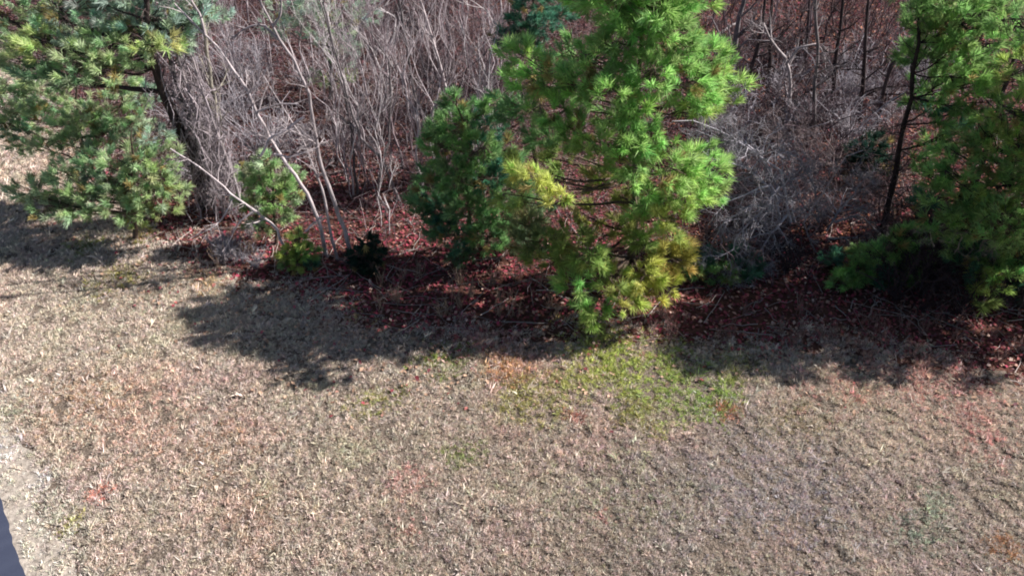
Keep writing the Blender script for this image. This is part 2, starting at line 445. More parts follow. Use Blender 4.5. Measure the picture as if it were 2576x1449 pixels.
# ------------------------------------------------------------------ pines from bough masses
def needles(mb, P, D, n, ln, wd, col, r=rng):
    """tufts at P (M,3) facing D, n needles each"""
    Mn = len(P); T = Mn * n
    Pp = np.repeat(P, n, 0); Dd = np.repeat(D, n, 0)
    tl = np.repeat(r.uniform(.62, 1.3, (Mn, 1)), n, 0)
    base = Pp - Dd * (r.random((T, 1)) * ln * .8)
    rnd = r.normal(0, 1, (T, 3)); rnd -= (rnd * Dd).sum(-1, keepdims=True) * Dd; rnd = nrm(rnd)
    a = r.uniform(.12, 1.0, (T, 1))
    d = nrm(Dd * np.cos(a) + rnd * np.sin(a))
    Ln = ln * tl * r.uniform(.6, 1.1, (T, 1))
    tip = base + d * Ln + np.array([0, 0, -1]) * (Ln * .10 * r.random((T, 1)))
    side = nrm(np.cross(d, nrm(r.normal(0, 1, (T, 3))))) * wd
    midp = base + d * Ln * .5
    V = np.stack([base, midp + side, tip, midp - side], 1)
    i = np.arange(T)[:, None] * 4
    c = np.repeat(np.clip(np.repeat(col, n, 0) * r.uniform(.75, 1.25, (T, 1)), .004, .8), 4, 0)
    mb.add(V.reshape(-1, 3), i + np.array([[0, 1, 2, 3]]), c)

GREEN = np.array([.30, .50, .16]); YEL = np.array([.58, .62, .17]); DEEP = np.array([.09, .24, .15])
PALE = np.array([.48, .62, .34]); BLUE = np.array([.44, .57, .44]); OCHRE = np.array([.5, .36, .09])  # PALE and BLUE carry the washed, hazy look in the needle colour
def pine(name, label, base, top, clumps, trunk_r=.07, needle=.17, per=64, dens=1.0, wd=.0056, bark=(.10, .075, .06), cat='pine tree',
         group=None, bare=14, seed=0, mid=None, flat=.72, swell=1.15):
    r = np.random.default_rng(seed + 100)
    base = np.array([base[0], base[1], 0.0]); base[2] = relief(base[0], base[1])
    root = empty(name, base, label, cat, group)
    pts = [base - [0, 0, .1]] + ([np.asarray(p) for p in mid] if mid else []) + [np.asarray(top)]
    tp = resample(pts, 12)
    tp[1:-1] += r.normal(0, .02, (10, 3))
    tr = trunk_r * np.linspace(1, .22, 12) ; tr[0] *= 1.35
    mb = MB(); mb.tubes(tp[None], tr[None], 9, bark)
    if bare:
        Pb, Rb = grow(tp[None], tr[None], bare, .75, .85, -.05, K=5, rr=.25, tmin=.12, wig=.16, r=r)
        Ps, Rs = grow(Pb, Rb, 3, .35, .6, .1, K=4, rr=.6, wig=.25, r=r)
        tk = MB(); tk.tubes(Pb, Rb, 4, jitcol(len(Pb), np.array(bark) * 1.6)); tk.tubes(Ps, Rs, 3, jitcol(len(Ps), np.array(bark) * 2.2))
        tag(tk.build('dead_twigs', M['dark_bark'], root, loc=base), kind='stuff')
    mb.build('trunk', M['dark_bark'], root, smooth=True, loc=base)
    for (c, rad, col) in clumps:
        c = np.asarray(c, float)
        # where the bough leaves the trunk
        hd = np.linalg.norm(tp[:, :2] - c[:2], axis=1)
        want = c[2] - .35 * hd
        j = int(np.argmin(np.abs(tp[:, 2] - want) + .0 * hd)); j = min(max(j, 1), 11)
        s = tp[j]
        m1 = s * .5 + c * .5 + np.array([0, 0, -.06 * hd[j]]) + r.normal(0, .03, 3)
        path = resample([s, s * .75 + m1 * .25, m1, c, c + nrm(c - m1) * rad * .6], 8)
        path[1:] += r.normal(0, .015, (7, 3))
        br = np.linspace(max(tr[j] * .42, .012), .006, 8)
        bm = MB(); bm.tubes(path[None], br[None], 6, bark)
        rad = rad * swell
        M_ = max(8, int(dens * 125 * rad ** 1.7))
        dirs = nrm(r.normal(0, 1, (M_, 3)))
        rr_ = rad * r.uniform(.35, 1.0, (M_, 1)) ** .7
        tpz = c + dirs * rr_ * np.array([1.0, 1.0, flat])
        out = nrm(nrm(tpz - (c - nrm(c - s) * rad * .5)) * .9 + np.array([0, 0, .45]) + r.normal(0, .25, (M_, 3)))
        # twigs to the tufts, leaving from the bough's outer half
        js = r.integers(3, 8, M_); st = path[js]
        mm = st * .45 + tpz * .55 - np.array([0, 0, .05]) + r.normal(0, .02, (M_, 3))
        TP = np.stack([st, mm, tpz - out * .05, tpz + out * needle * .3], 1)
        TR = np.tile(np.array([.007, .005, .004, .0028]), (M_, 1))
        bm.tubes(TP, TR, 4, np.array(bark) * 1.5)
        bm.build('branch', M['dark_bark'], root, loc=base)
        cc = np.asarray(col) * r.uniform(.7, 1.25, (M_, 1)) * (1 + r.normal(0, .07, (M_, 3)))
        old = r.random((M_, 1)) < .04; cc = np.where(old, np.array([.42, .34, .14]) * r.uniform(.6, 1.2, (M_, 1)), cc)
        nm = MB(); needles(nm, tpz, out, per, needle, wd, cc, r)
        nm.build('needle_clump', M['needle'], root, loc=base)
    return root

def CL(lst, Y, scale=1.0):
    """(px, py, radius px, dY, colour) -> bough masses in metres"""
    o = []
    for px, py, rp, dy, col in lst:
        p = A(px, py, Y + dy)
        dist = np.linalg.norm(p - [0, 0, CAM_H])
        p[2] = max(p[2], .25)
        o.append((p, rp * dist / FPX * scale, col))
    return o

mixc = lambda a, b, t: a * (1 - t) + b * t
# --- the big bright pine in the middle
Yc = 11.8
b0 = G(1585, 690); b0 = np.array([b0[0], Yc])
G1 = GREEN * 1.25
cl = CL([
    (1500, -60, 90, .3, G1), (1620, -90, 100, 0, G1), (1720, -40, 80, -.2, G1), (1660, 30, 75, -.5, G1), (1580, 20, 70, .2, GREEN),
    (1700, 110, 75, -.4, G1), (1790, 150, 62, -.1, G1), (1815, 215, 50, 0, mixc(G1, YEL, .3)), (1740, 210, 60, -.6, G1), (1760, 265, 45, -.5, mixc(G1, YEL, .3)),
    (1640, 180, 65, -.8, G1), (1560, 110, 60, -.5, GREEN), (1500, 150, 60, -.4, G1), (1430, 130, 50, .3, mixc(G1, DEEP, .4)), (1390, 190, 55, .2, GREEN),
    (1300, 130, 42, .4, G1), (1330, 200, 50, .5, G1), (1440, 215, 50, -.6, GREEN), (1390, 270, 50, -.3, G1), (1530, 230, 55, -.9, G1), (1600, 270, 45, -1.0, G1),
    (1290, 260, 45, .5, mixc(GREEN, DEEP, .5)), (1450, 330, 45, -.6, GREEN), (1370, 340, 45, 0, mixc(GREEN, DEEP, .4)),
    (1500, 370, 50, -1.0, mixc(G1, YEL, .2)), (1580, 350, 45, -1.1, GREEN), (1640, 340, 45, -1.0, G1), (1600, 420, 55, -1.3, G1), (1680, 420, 65, -1.0, mixc(G1, YEL, .15)),
    (1760, 410, 55, -.6, G1), (1790, 470, 42, -.5, G1), (1720, 490, 55, -1.0, mixc(G1, YEL, .3)), (1690, 550, 45, -1.2, mixc(YEL, G1, .25)),
    (1290, 420, 34, -1.5, YEL), (1350, 440, 46, -1.8, mixc(YEL, G1, .3)), (1400, 480, 38, -1.9, mixc(YEL, G1, .2)), (1290, 490, 40, -.6, mixc(GREEN, YEL, .3)),
    (1420, 590, 50, -1.1, mixc(GREEN, OCHRE, .3) * .7), (1380, 650, 50, -1.0, mixc(GREEN, OCHRE, .2) * .8), (1470, 640, 50, -1.4, mixc(GREEN, YEL, .3) * .9),
    (1450, 710, 45, -1.5, G1), (1540, 700, 50, -1.6, mixc(YEL, G1, .4)), (1620, 690, 50, -1.5, YEL), (1690, 650, 48, -1.2, mixc(YEL, OCHRE, .5)),
    (1670, 720, 38, -1.4, mixc(YEL, OCHRE, .3)), (1580, 750, 40, -1.7, mixc(YEL, G1, .3)), (1490, 770, 42, -1.8, G1), (1500, 805, 28, -1.9, mixc(G1, YEL, .3)),
    (1720, 610, 30, -1.0, YEL), (1300, 560, 42, -.3, mixc(DEEP, OCHRE, .4)), (1500, 455, 38, -.2, mixc(GREEN, OCHRE, .4)), (1480, 545, 36, -.1, mixc(GREEN, OCHRE, .5)),
    (1560, 570, 36, -.3, mixc(GREEN, OCHRE, .4)), (1340, 610, 44, -.8, mixc(DEEP, OCHRE, .35)), (1570, 500, 34, .2, mixc(GREEN, OCHRE, .5)), (1620, 610, 34, -.8, mixc(GREEN, YEL, .3)),
    (1540, 300, 40, -.2, GREEN), (1560, -20, 80, -.2, G1), (1400, 400, 40, .2, mixc(GREEN, OCHRE, .25)), (1630, 480, 42, -.9, G1), (1620, 550, 40, -.7, mixc(G1, YEL, .2))], Yc)
top0 = A(1625, -190, Yc)
pine('pine_tree', 'tall bright green pine in the middle, its lowest bough yellow and reaching over the lawn', b0, top0, cl, .085, .20, 76, .74, bare=44, seed=1, swell=1.36)

# --- dark pine just left of it
Yd = 12.6
b1 = G(1190, 640)
cl = CL([(1150, 250, 30, .0, mixc(DEEP, GREEN, .55)), (1150, 310, 48, 0, mixc(DEEP, GREEN, .75)), (1220, 320, 45, .2, DEEP), (1120, 370, 48, 0, mixc(DEEP, GREEN, .75)), (1200, 380, 50, -.4, mixc(DEEP, GREEN, .75)),
         (1090, 450, 42, 0, mixc(DEEP, GREEN, .55)), (1150, 440, 50, -.4, mixc(DEEP, GREEN, .6)), (1230, 450, 50, -.4, DEEP), (1180, 520, 55, -.5, mixc(DEEP, GREEN, .6)), (1110, 520, 40, 0, DEEP),
         (1250, 530, 50, -.4, mixc(DEEP, GREEN, .55)), (1140, 590, 45, -.5, DEEP), (1220, 600, 45, -.6, mixc(DEEP, GREEN, .55)), (1290, 600, 45, -.5, mixc(DEEP, OCHRE, .2)), (1160, 640, 30, -.5, mixc(DEEP, OCHRE, .15)), (1330, 540, 50, .1, mixc(DEEP, OCHRE, .2)), (1270, 380, 44, 0, mixc(DEEP, GREEN, .6)), (1290, 470, 44, .1, mixc(DEEP, GREEN, .5)), (1070, 500, 38, .1, mixc(DEEP, GREEN, .4)), (1100, 320, 34, .1, mixc(DEEP, GREEN, .6)), (1100, 570, 36, -.2, mixc(DEEP, GREEN, .4)), (1240, 260, 34, .2, mixc(DEEP, GREEN, .6))], Yd)
pine('pine_tree', 'shorter dark bluish green pine against the left side of the tallest bright pine', b1[:2] * [1, 0] + [0, Yd], A(1150, 215, Yd), cl, .055, .17, 64, 1.1, bare=14, seed=2, swell=1.4)

# --- dark crown behind top of the middle pine
Ye = 15.5
pine('pine_tree', 'dark teal pine behind the upper left of the bright middle pine', [A(1350, 300, Ye)[0], Ye], A(1340, -120, Ye),
     CL([(1340, 20, 55, 0, DEEP), (1300, 60, 35, 0, DEEP), (1370, 60, 40, -.2, DEEP), (1350, -60, 60, 0, DEEP), (1420, 30, 40, .2, DEEP), (1260, 90, 28, 0, DEEP), (1330, 105, 35, -.3, DEEP)], Ye),
     .07, .16, 56, 1.2, bare=10, seed=3)

# --- left pines
Yl = 13.6
P1 = PALE
cl = CL([(60, -40, 70, .5, P1), (180, -30, 80, .5, BLUE), (40, 60, 60, .3, P1), (120, 110, 55, -.2, mixc(P1, YEL, .4)), (190, 60, 60, .3, BLUE), (190, 150, 55, -.4, P1), (260, 110, 55, 0, P1),
         (300, 30, 60, .5, BLUE), (280, 180, 45, -.4, P1), (340, 100, 50, 0, P1), (380, 50, 55, .3, BLUE), (440, 30, 55, .5, BLUE), (400, 110, 38, -.3, mixc(P1, YEL, .4)), (470, 90, 40, .3, BLUE),
         (20, 140, 40, 0, P1), (90, 180, 35, -.4, mixc(P1, DEEP, .5)), (150, 195, 38, -.6, mixc(P1, DEEP, .5)), (350, 150, 30, -.3, P1), (520, 20, 40, .5, BLUE), (330, -60, 80, .4, BLUE), (450, -50, 60, .6, BLUE)], Yl)
base = A(519, 520, 14.3)
mid = [A(504, 453, 14.2), A(484, 383, 14.1), A(453, 332, 14.0), A(433, 282, 13.9), A(403, 217, 13.8), A(388, 171, 13.7), A(373, 121, 13.6)]
pine('pine_tree', 'leaning pine at upper left with a dark forked trunk wrapped in grey vines', [base[0], base[1]], A(360, -90, 13.6), cl, .15, .17, 56, .6, wd=.0066, flat=.5, swell=1.55, bare=10, seed=4, mid=mid, bark=(.06, .045, .045))

Ym = 14.6
cl = CL([(20, 215, 42, 0, P1), (70, 245, 45, 0, P1), (130, 230, 42, -.1, P1), (20, 310, 40, 0, mixc(P1, DEEP, .5)), (90, 300, 32, 0, mixc(P1, DEEP, .5)), (170, 300, 45, -.2, P1), (230, 280, 50, -.3, P1),
         (300, 270, 45, -.1, P1), (330, 310, 38, -.2, mixc(P1, BLUE, .5)), (280, 320, 38, -.4, mixc(P1, DEEP, .6)), (200, 350, 38, -.4, P1), (140, 350, 35, -.2, P1), (350, 240, 35, .3, BLUE), (250, 340, 36, -.2, P1), (60, 350, 36, 0, P1), (300, 220, 34, 0, P1), (-30, 260, 50, 0, P1), (360, 340, 30, 0, BLUE)], Ym)
pine('pine_tree', 'pale green pine at the left edge with flat boughs over the sunlit lawn behind', [A(190, 440, Ym)[0], Ym], A(190, 190, Ym), cl, .06, .16, 56, .6, wd=.0066, flat=.5, swell=1.5, bare=12, seed=5)
Yn = 12.9
cl = CL([(110, 500, 40, 0, P1), (170, 470, 45, 0, P1), (190, 520, 40, -.2, P1), (250, 450, 40, .1, mixc(P1, DEEP, .6)), (260, 500, 48, -.2, P1), (310, 530, 38, -.3, P1), (330, 470, 45, 0, P1), (380, 500, 42, -.2, P1),
         (390, 440, 45, 0, P1), (350, 540, 32, -.3, mixc(P1, YEL, .3)), (400, 390, 42, .2, P1), (350, 390, 38, .2, P1), (230, 400, 35, .2, mixc(P1, DEEP, .4)), (300, 400, 30, .2, P1), (140, 520, 32, -.2, P1), (420, 530, 25, -.2, mixc(P1, OCHRE, .3)), (290, 450, 36, 0, P1), (150, 430, 32, .1, P1), (430, 470, 30, .1, P1), (60, 470, 30, .2, P1), (390, 340, 30, .3, BLUE)], Yn)
pine('pine_tree', 'low bushy pale green pine with boughs touching the shaded lawn at left', [A(300, 540, Yn)[0], Yn + .2], A(330, 330, Yn), cl, .05, .16, 62, .6, wd=.0066, flat=.5, swell=1.55, bare=8, seed=6)
Yo = 12.9
cl = CL([(670, 410, 32, 0, P1), (650, 450, 36, 0, mixc(P1, GREEN, .5)), (700, 460, 38, 0, mixc(P1, GREEN, .6)), (640, 490, 32, -.1, P1), (690, 510, 38, -.2, mixc(P1, GREEN, .6)), (730, 490, 30, 0, P1), (650, 545, 26, -.1, P1), (720, 540, 24, 0, P1), (620, 430, 26, 0, P1), (610, 510, 26, 0, P1), (740, 440, 28, .1, P1), (660, 575, 22, -.2, P1), (630, 560, 20, 0, mixc(P1, OCHRE, .3))], Yo)
pine('young_pine', 'young light green pine standing between the leaning bare stems at left', [A(685, 570, Yo)[0], Yo], A(675, 375, Yo), cl, .035, .14, 60, 1.6, bare=5, seed=7, cat='young pine')
cl = CL([(750, 600, 28, 0, mixc(GREEN, YEL, .5)), (725, 630, 28, 0, mixc(GREEN, YEL, .6)), (775, 630, 28, 0, GREEN), (745, 660, 30, -.1, mixc(GREEN, YEL, .4)), (780, 665, 22, -.1, DEEP), (715, 655, 20, 0, mixc(DEEP, YEL, .3))], 12.0)
pine('young_pine', 'tiny yellow green pine at the foot of the leaning bare stems', [A(752, 695, 12.0)[0], 12.0], A(750, 570, 12.0), cl, .025, .12, 60, 2.2, bare=3, seed=8, cat='young pine')
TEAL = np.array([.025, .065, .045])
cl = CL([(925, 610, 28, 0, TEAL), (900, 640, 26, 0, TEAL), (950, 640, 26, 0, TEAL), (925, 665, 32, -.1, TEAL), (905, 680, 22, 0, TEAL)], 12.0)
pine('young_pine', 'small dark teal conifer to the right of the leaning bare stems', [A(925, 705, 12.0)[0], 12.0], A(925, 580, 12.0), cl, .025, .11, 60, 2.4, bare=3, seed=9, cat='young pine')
# pale pine far behind the bare trees, top left of centre
cl = CL([(800, -20, 60, 0, BLUE), (860, 60, 55, 0, mixc(BLUE, PALE, .5)), (780, 60, 50, .2, BLUE), (730, 20, 50, .3, BLUE), (880, 130, 42, -.2, BLUE), (830, 120, 35, 0, PALE), (920, 30, 45, .3, BLUE), (800, 195, 28, -.4, PALE), (870, 200, 30, -.3, mixc(PALE, OCHRE, .2)), (690, 60, 40, .5, BLUE)], 19.5)
pine('pine_tree', 'pine with haze painted into its pale green needles, far back among the bare stems, top left of centre', [A(840, 300, 19.5)[0], 19.5], A(830, -60, 19.5), cl, .07, .18, 40, .55, bare=10, seed=10, bark=(.16, .13, .13))

# --- right pines
Yr = 13.2
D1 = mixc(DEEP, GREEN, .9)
base = A(2224, 575, Yr)
mid = [A(2245, 477, Yr), A(2265, 382, Yr), A(2279, 300, Yr), A(2300, 200, Yr)]
cl = CL([(2330, -40, 60, 0, D1), (2420, -30, 70, 0, D1), (2350, 50, 50, .2, D1), (2420, 60, 60, -.2, GREEN), (2500, 20, 70, 0, D1), (2470, 110, 60, -.4, GREEN), (2390, 130, 50, 0, D1), (2330, 130, 36, .2, D1),
         (2430, 190, 55, -.5, GREEN * 1.2), (2500, 200, 55, -.5, GREEN * 1.2), (2370, 210, 42, -.2, D1), (2450, 260, 42, -.6, D1), (2390, 290, 36, -.4, D1), (2340, 190, 36, .2, D1), (2310, 40, 40, .2, D1), (2290, 130, 30, .3, D1), (2320, 400, 30, -.2, D1), (2350, 350, 32, -.3, GREEN), (2300, 250, 26, .2, D1), (2420, 330, 34, -.3, DEEP), (2350, 270, 30, 0, DEEP)], Yr)
pine('pine_tree', 'right-hand pine with a dark crooked trunk and bare black side branches', [base[0], Yr], A(2330, -120, Yr), cl, .07, .18, 56, .75, bare=60, swell=1.3, seed=11, mid=mid, bark=(.035, .026, .028))
Ys = 11.6
cl = CL([(2560, 60, 60, 0, GREEN), (2590, 170, 60, 0, mixc(GREEN, YEL, .3)), (2540, 280, 55, -.2, mixc(GREEN, YEL, .2)), (2480, 330, 45, 0, D1), (2570, 360, 50, -.3, mixc(GREEN, YEL, .4)), (2500, 400, 40, 0, D1),
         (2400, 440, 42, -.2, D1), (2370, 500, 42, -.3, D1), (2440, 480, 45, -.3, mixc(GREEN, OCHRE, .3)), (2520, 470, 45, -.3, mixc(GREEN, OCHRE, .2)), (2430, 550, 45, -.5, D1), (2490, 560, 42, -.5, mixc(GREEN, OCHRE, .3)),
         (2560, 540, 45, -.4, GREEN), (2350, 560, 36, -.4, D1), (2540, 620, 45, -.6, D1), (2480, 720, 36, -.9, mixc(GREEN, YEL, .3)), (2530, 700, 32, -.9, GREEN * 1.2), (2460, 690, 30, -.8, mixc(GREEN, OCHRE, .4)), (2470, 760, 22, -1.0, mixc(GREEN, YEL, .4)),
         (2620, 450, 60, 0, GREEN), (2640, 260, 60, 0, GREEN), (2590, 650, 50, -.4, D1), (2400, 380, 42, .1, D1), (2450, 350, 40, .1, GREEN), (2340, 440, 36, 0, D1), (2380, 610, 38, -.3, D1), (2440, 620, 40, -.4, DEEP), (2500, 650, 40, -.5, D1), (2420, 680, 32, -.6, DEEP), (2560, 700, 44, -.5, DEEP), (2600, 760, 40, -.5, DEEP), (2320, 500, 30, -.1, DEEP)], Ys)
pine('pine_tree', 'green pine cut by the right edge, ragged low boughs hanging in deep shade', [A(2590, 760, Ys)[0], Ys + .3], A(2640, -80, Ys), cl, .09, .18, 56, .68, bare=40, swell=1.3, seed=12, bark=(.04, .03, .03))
cl = CL([(2280, 590, 38, 0, GREEN), (2240, 620, 36, -.2, D1), (2310, 630, 42, -.1, GREEN), (2180, 640, 38, -.2, D1), (2150, 690, 38, -.3, D1), (2220, 690, 42, -.3, DEEP), (2280, 680, 36, -.3, GREEN), (2110, 725, 34, -.4, GREEN * 1.3), (2150, 745, 24, -.4, D1), (2330, 660, 28, 0, D1), (2090, 650, 28, .1, DEEP)], 11.9)  # sunlight on one tip put into its brighter green
pine('young_pine', 'low spreading young pine under the dark crooked trunk, with one tip coloured brighter as if sunlit', [A(2230, 760, 11.9)[0], 11.9], A(2250, 560, 11.9), cl, .045, .15, 60, 1.4, bare=6, seed=13, cat='young pine')
cl = CL([(1750, 690, 36, .1, D1), (1810, 700, 38, 0, D1), (1870, 700, 36, 0, DEEP), (1780, 640, 34, .2, DEEP), (1850, 640, 34, .2, DEEP), (1740, 740, 22, 0, GREEN), (1830, 735, 26, -.1, D1), (1900, 660, 26, .1, DEEP)], 11.7)
pine('young_pine', 'low dark green young pine under the pale dead branches right of the middle pine', [A(1820, 765, 11.7)[0], 11.7], A(1820, 600, 11.7), cl, .04, .14, 60, 1.5, bare=6, seed=14, cat='young pine')
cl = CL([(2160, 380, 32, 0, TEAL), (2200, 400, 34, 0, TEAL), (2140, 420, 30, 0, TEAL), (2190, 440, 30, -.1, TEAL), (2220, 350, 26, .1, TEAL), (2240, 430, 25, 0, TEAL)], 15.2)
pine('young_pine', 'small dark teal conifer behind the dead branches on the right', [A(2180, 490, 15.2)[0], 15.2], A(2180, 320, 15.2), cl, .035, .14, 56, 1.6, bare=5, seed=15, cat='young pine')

# pines just outside the right edge and behind, whose shade fills the wood edge
for q, (x, y, h, lab) in enumerate([(10.6, 11.6, 6.8, 'pine beyond the right edge whose shade darkens the wood edge'), (12.6, 13.4, 7.8, 'tall pine further right behind the edge pine'), (9.0, 11.0, 5.2, 'dense pine right beside the frame, between the edge pine and the lawn')]):
    r = np.random.default_rng(300 + q); lst = []
    for k in range(22):
        z = 1.2 + (h - 1.4) * k / 21.; w_ = (1 - (z / h) ** 1.6) * 1.9 + .2; a_ = k * 2.4
        lst.append((np.array([x + math.cos(a_) * w_ * .7, y + math.sin(a_) * w_ * .7, z]), .5, D1))
    pine('pine_tree', lab, [x, y], np.array([x, y, h]), lst, .09, .17, 44, 1.2, bare=8, seed=20 + q)

# ------------------------------------------------------------------ bare trees traced one by one
LILAC = np.array([.54, .49, .50]); DARKB = np.array([.055, .042, .045]); GREY = np.array([.30, .27, .28])
def bare_tree(name, label, pts, Y, r0_, r1_, col, cat, nb=10, blen=.9, spread=.5, up=.3, nt=5, tlen=.35, lean=0.0, group=None, forks=(), m='pale_bark', seed=0, tmin=.35, ground_base=True, z0=None, n3=0):
    r = np.random.default_rng(seed + 500)
    P = [A(px, py, Y + lean * i / max(1, len(pts) - 1)) for i, (px, py) in enumerate(pts)]
    if ground_base:
        b = P[0].copy(); b[2] = relief(b[0], b[1]) - .05; P[0] = b
    K = max(8, len(pts) * 2)
    tp = resample(P, K); tp[1:] += r.normal(0, .008, (K - 1, 3))
    tr = np.linspace(r0_, r1_, K)
    loc = np.array([tp[0][0], tp[0][1], max(tp[0][2], 0)])
    root = empty(name, loc, label, cat, group)
    mb = MB(); mb.tubes(tp[None], tr[None], 8, col)
    mb.build('trunk', M[m], root, smooth=True, loc=loc)
    mains = []
    for f in forks:
        fp = resample([A(px, py, Y + dy) for px, py, dy in f], 8)
        fr = np.linspace(r0_ * .55, r1_ * .6, 8)
        fb = MB(); fb.tubes(fp[None], fr[None], 6, col)
        P2, R2 = grow(fp[None], fr[None], 5, blen * .6, spread, up, K=5, rr=.6, tmin=.3, r=r)
        fb.tubes(P2, R2, 4, col)
        P3, R3 = grow(P2, R2, 4, tlen, .55, up, K=4, rr=.7, r=r, wig=.2)
        fb.tubes(P3, R3, 3, col * .9)
        fb.build('limb', M[m], root, loc=loc)
    if nb:
        P1_, R1_ = grow(tp[None], tr[None], nb, blen, spread, up, K=6, rr=.5, tmin=tmin, r=r)
        for i in range(nb):
            b_ = MB(); b_.tubes(P1_[i:i + 1], R1_[i:i + 1], 5, col * r.uniform(.85, 1.1))
            P2, R2 = grow(P1_[i:i + 1], R1_[i:i + 1], nt, tlen, .5, up, K=5, rr=.65, tmin=.15, r=r, wig=.16)
            b_.tubes(P2, R2, 3, col * .95)
            P3, R3 = grow(P2, R2, 3 + n3, tlen * .55, .5, up, K=4, rr=.7, tmin=.15, r=r, wig=.2)
            b_.tubes(P3, R3, 3, col * .85)
            b_.build('branch', M[m], root, loc=loc)
    return root

bare_tree('bare_tree', 'left stem of the leaning bare clump, bending far to the upper left', [(822, 640), (802, 559), (782, 504), (746, 443), (706, 393), (671, 332), (646, 282), (626, 232), (585, 171), (545, 116), (515, 86), (485, 55), (439, 10)], 12.5, .042, .015, LILAC, 'bare tree', nb=9, blen=.8, seed=1,
          forks=[[(515, 86, 0), (505, 40, 0), (480, 0, 0), (470, -30, 0)], [(646, 282, 0), (700, 262, -.1), (751, 262, -.2)]])
bare_tree('bare_tree', 'thin middle stem of the leaning bare clump', [(849, 655), (827, 559), (812, 484), (797, 438), (777, 393), (757, 343), (731, 302), (691, 237), (660, 190)], 12.4, .031, .009, LILAC * .9, 'bare tree', nb=7, blen=.7, seed=2)
bare_tree('bare_tree', 'right stem of the leaning bare clump, the thickest, forking near its top', [(890, 655), (862, 569), (847, 524), (827, 468), (807, 418), (797, 353), (787, 302), (777, 237), (762, 201), (741, 156), (706, 106), (686, 60), (666, 25), (641, -20)], 12.3, .046, .016, mixc(LILAC, GREY, .6), 'bare tree', nb=8, blen=.8, seed=3,
          forks=[[(688, 66, 0), (706, 40, 0), (709, -25, 0)], [(700, 100, 0), (660, 60, 0), (620, 70, 0), (580, 100, 0)]])
bare_tree('bare_tree', 'slender bare tree with a kinked trunk behind the leaning clump', [(1008, 525), (988, 463), (960, 400), (912, 353), (892, 302), (877, 252), (852, 166), (837, 101), (817, 30), (807, -25)], 14.5, .034, .014, GREY * .85, 'bare tree', nb=9, blen=.9, seed=4)
bare_tree('bare_tree', 'straight dark stem just left of the kinked bare trunk', [(902, 505), (892, 428), (887, 353), (877, 282), (850, 180), (830, 90), (805, 0)], 14.8, .03, .01, GREY * .5, 'bare tree', nb=6, blen=.8, seed=5)
bare_tree('bare_tree', 'dark upright stem between the kinked trunk and the dark bluish pine', [(955, 535), (953, 453), (978, 353), (983, 262), (978, 151), (938, 91), (900, 40)], 14.3, .026, .01, GREY * .6, 'bare tree', nb=8, blen=.8, seed=6)
bare_tree('leaning_dead_tree', 'pale dead trunk leaning far over left from the tiny yellow green pine', [(714, 615), (696, 574), (656, 539), (626, 519), (585, 494), (545, 453), (505, 423), (464, 398), (429, 378)], 12.4, .032, .010, LILAC * 1.1, 'dead tree', nb=10, blen=.6, up=-.1, spread=.6, seed=7, tmin=.2,
          forks=[[(585, 500, 0), (570, 534, -.1), (545, 569, -.2), (479, 599, -.3)], [(640, 530, 0), (600, 560, -.1), (560, 640, -.2)]])
bare_tree('broken_branch', 'pale broken bough caught across the leaning bare stems', [(656, 393), (678, 350), (716, 332), (746, 307), (764, 297)], 12.2, .022, .022, LILAC * 1.2, 'branch', nb=5, blen=.45, seed=8, ground_base=False, tmin=.1, spread=.6)
bare_tree('broken_branch', 'second pale broken bough, lying level under the first across the stems', [(690, 388), (730, 396), (775, 383), (800, 372)], 12.2, .016, .014, LILAC * 1.2, 'branch', nb=7, blen=.5, seed=9, ground_base=False, tmin=.1, spread=.6)
bare_tree('broken_stick', 'short pale stick propped against the foot of the leaning clump', [(768, 582), (790, 560), (812, 542)], 12.1, .018, .015, LILAC * 1.25, 'stick', nb=2, blen=.2, seed=10, ground_base=False)
bare_tree('bare_tree', 'pale greenish smooth trunk rising beside the vine-wrapped pine', [(585, 520), (579, 453), (555, 350), (544, 282), (529, 201), (519, 101), (505, 20), (495, -40)], 14.2, .045, .03, np.array([.42, .40, .33]), 'bare tree', nb=9, blen=1.1, seed=11, tmin=.3)
bare_tree('bare_tree', 'grey leaning stem in front of the vine-wrapped trunk', [(560, 525), (545, 440), (520, 350), (490, 260), (455, 170), (430, 90), (415, 20)], 13.9, .05, .02, GREY * 1.2, 'bare tree', nb=12, blen=.7, seed=12, tmin=.15)
bare_tree('bare_tree', 'second grey leaning stem, right of the vine-wrapped trunk', [(610, 525), (590, 450), (562, 380), (535, 300), (500, 200), (470, 110)], 13.8, .042, .015, GREY * 1.3, 'bare tree', nb=12, blen=.7, seed=13, tmin=.15)
bare_tree('bare_tree', 'dark grey rough stem leaning between the vine-wrapped trunk and the pale greenish trunk', [(540, 520), (520, 440), (498, 360), (470, 280), (440, 200), (425, 140), (400, 60)], 14.0, .06, .025, GREY * .6, 'bare tree', nb=14, blen=.6, seed=14, tmin=.1, spread=.7)
bare_tree('bare_tree', 'tall grey trunk rising above the red leaf patch, left of the paired dark trunks', [(2060, 330), (2050, 230), (2058, 120), (2050, 20), (2055, -30)], 17.0, .05, .03, GREY * .7, 'bare tree', nb=14, blen=1.0, seed=15, tmin=.1, spread=.65)
bare_tree('bare_tree', 'forked grey tree with crooked pale limbs right of the bright middle pine', [(1985, 300), (1990, 210), (1975, 140), (1940, 110), (1920, 60)], 17.5, .05, .025, LILAC * .8, 'bare tree', nb=14, blen=1.0, seed=16, tmin=.2, spread=.7, forks=[[(1980, 160, 0), (2010, 120, 0), (2060, 110, 0), (2080, 160, 0)]])
bare_tree('bare_tree', 'pale straight bare tree standing above the others in the dense thicket', [(1140, 330), (1125, 240), (1105, 150), (1075, 60), (1050, -20)], 17.5, .04, .02, LILAC, 'bare tree', nb=12, blen=1.2, seed=17, tmin=.25, spread=.4)
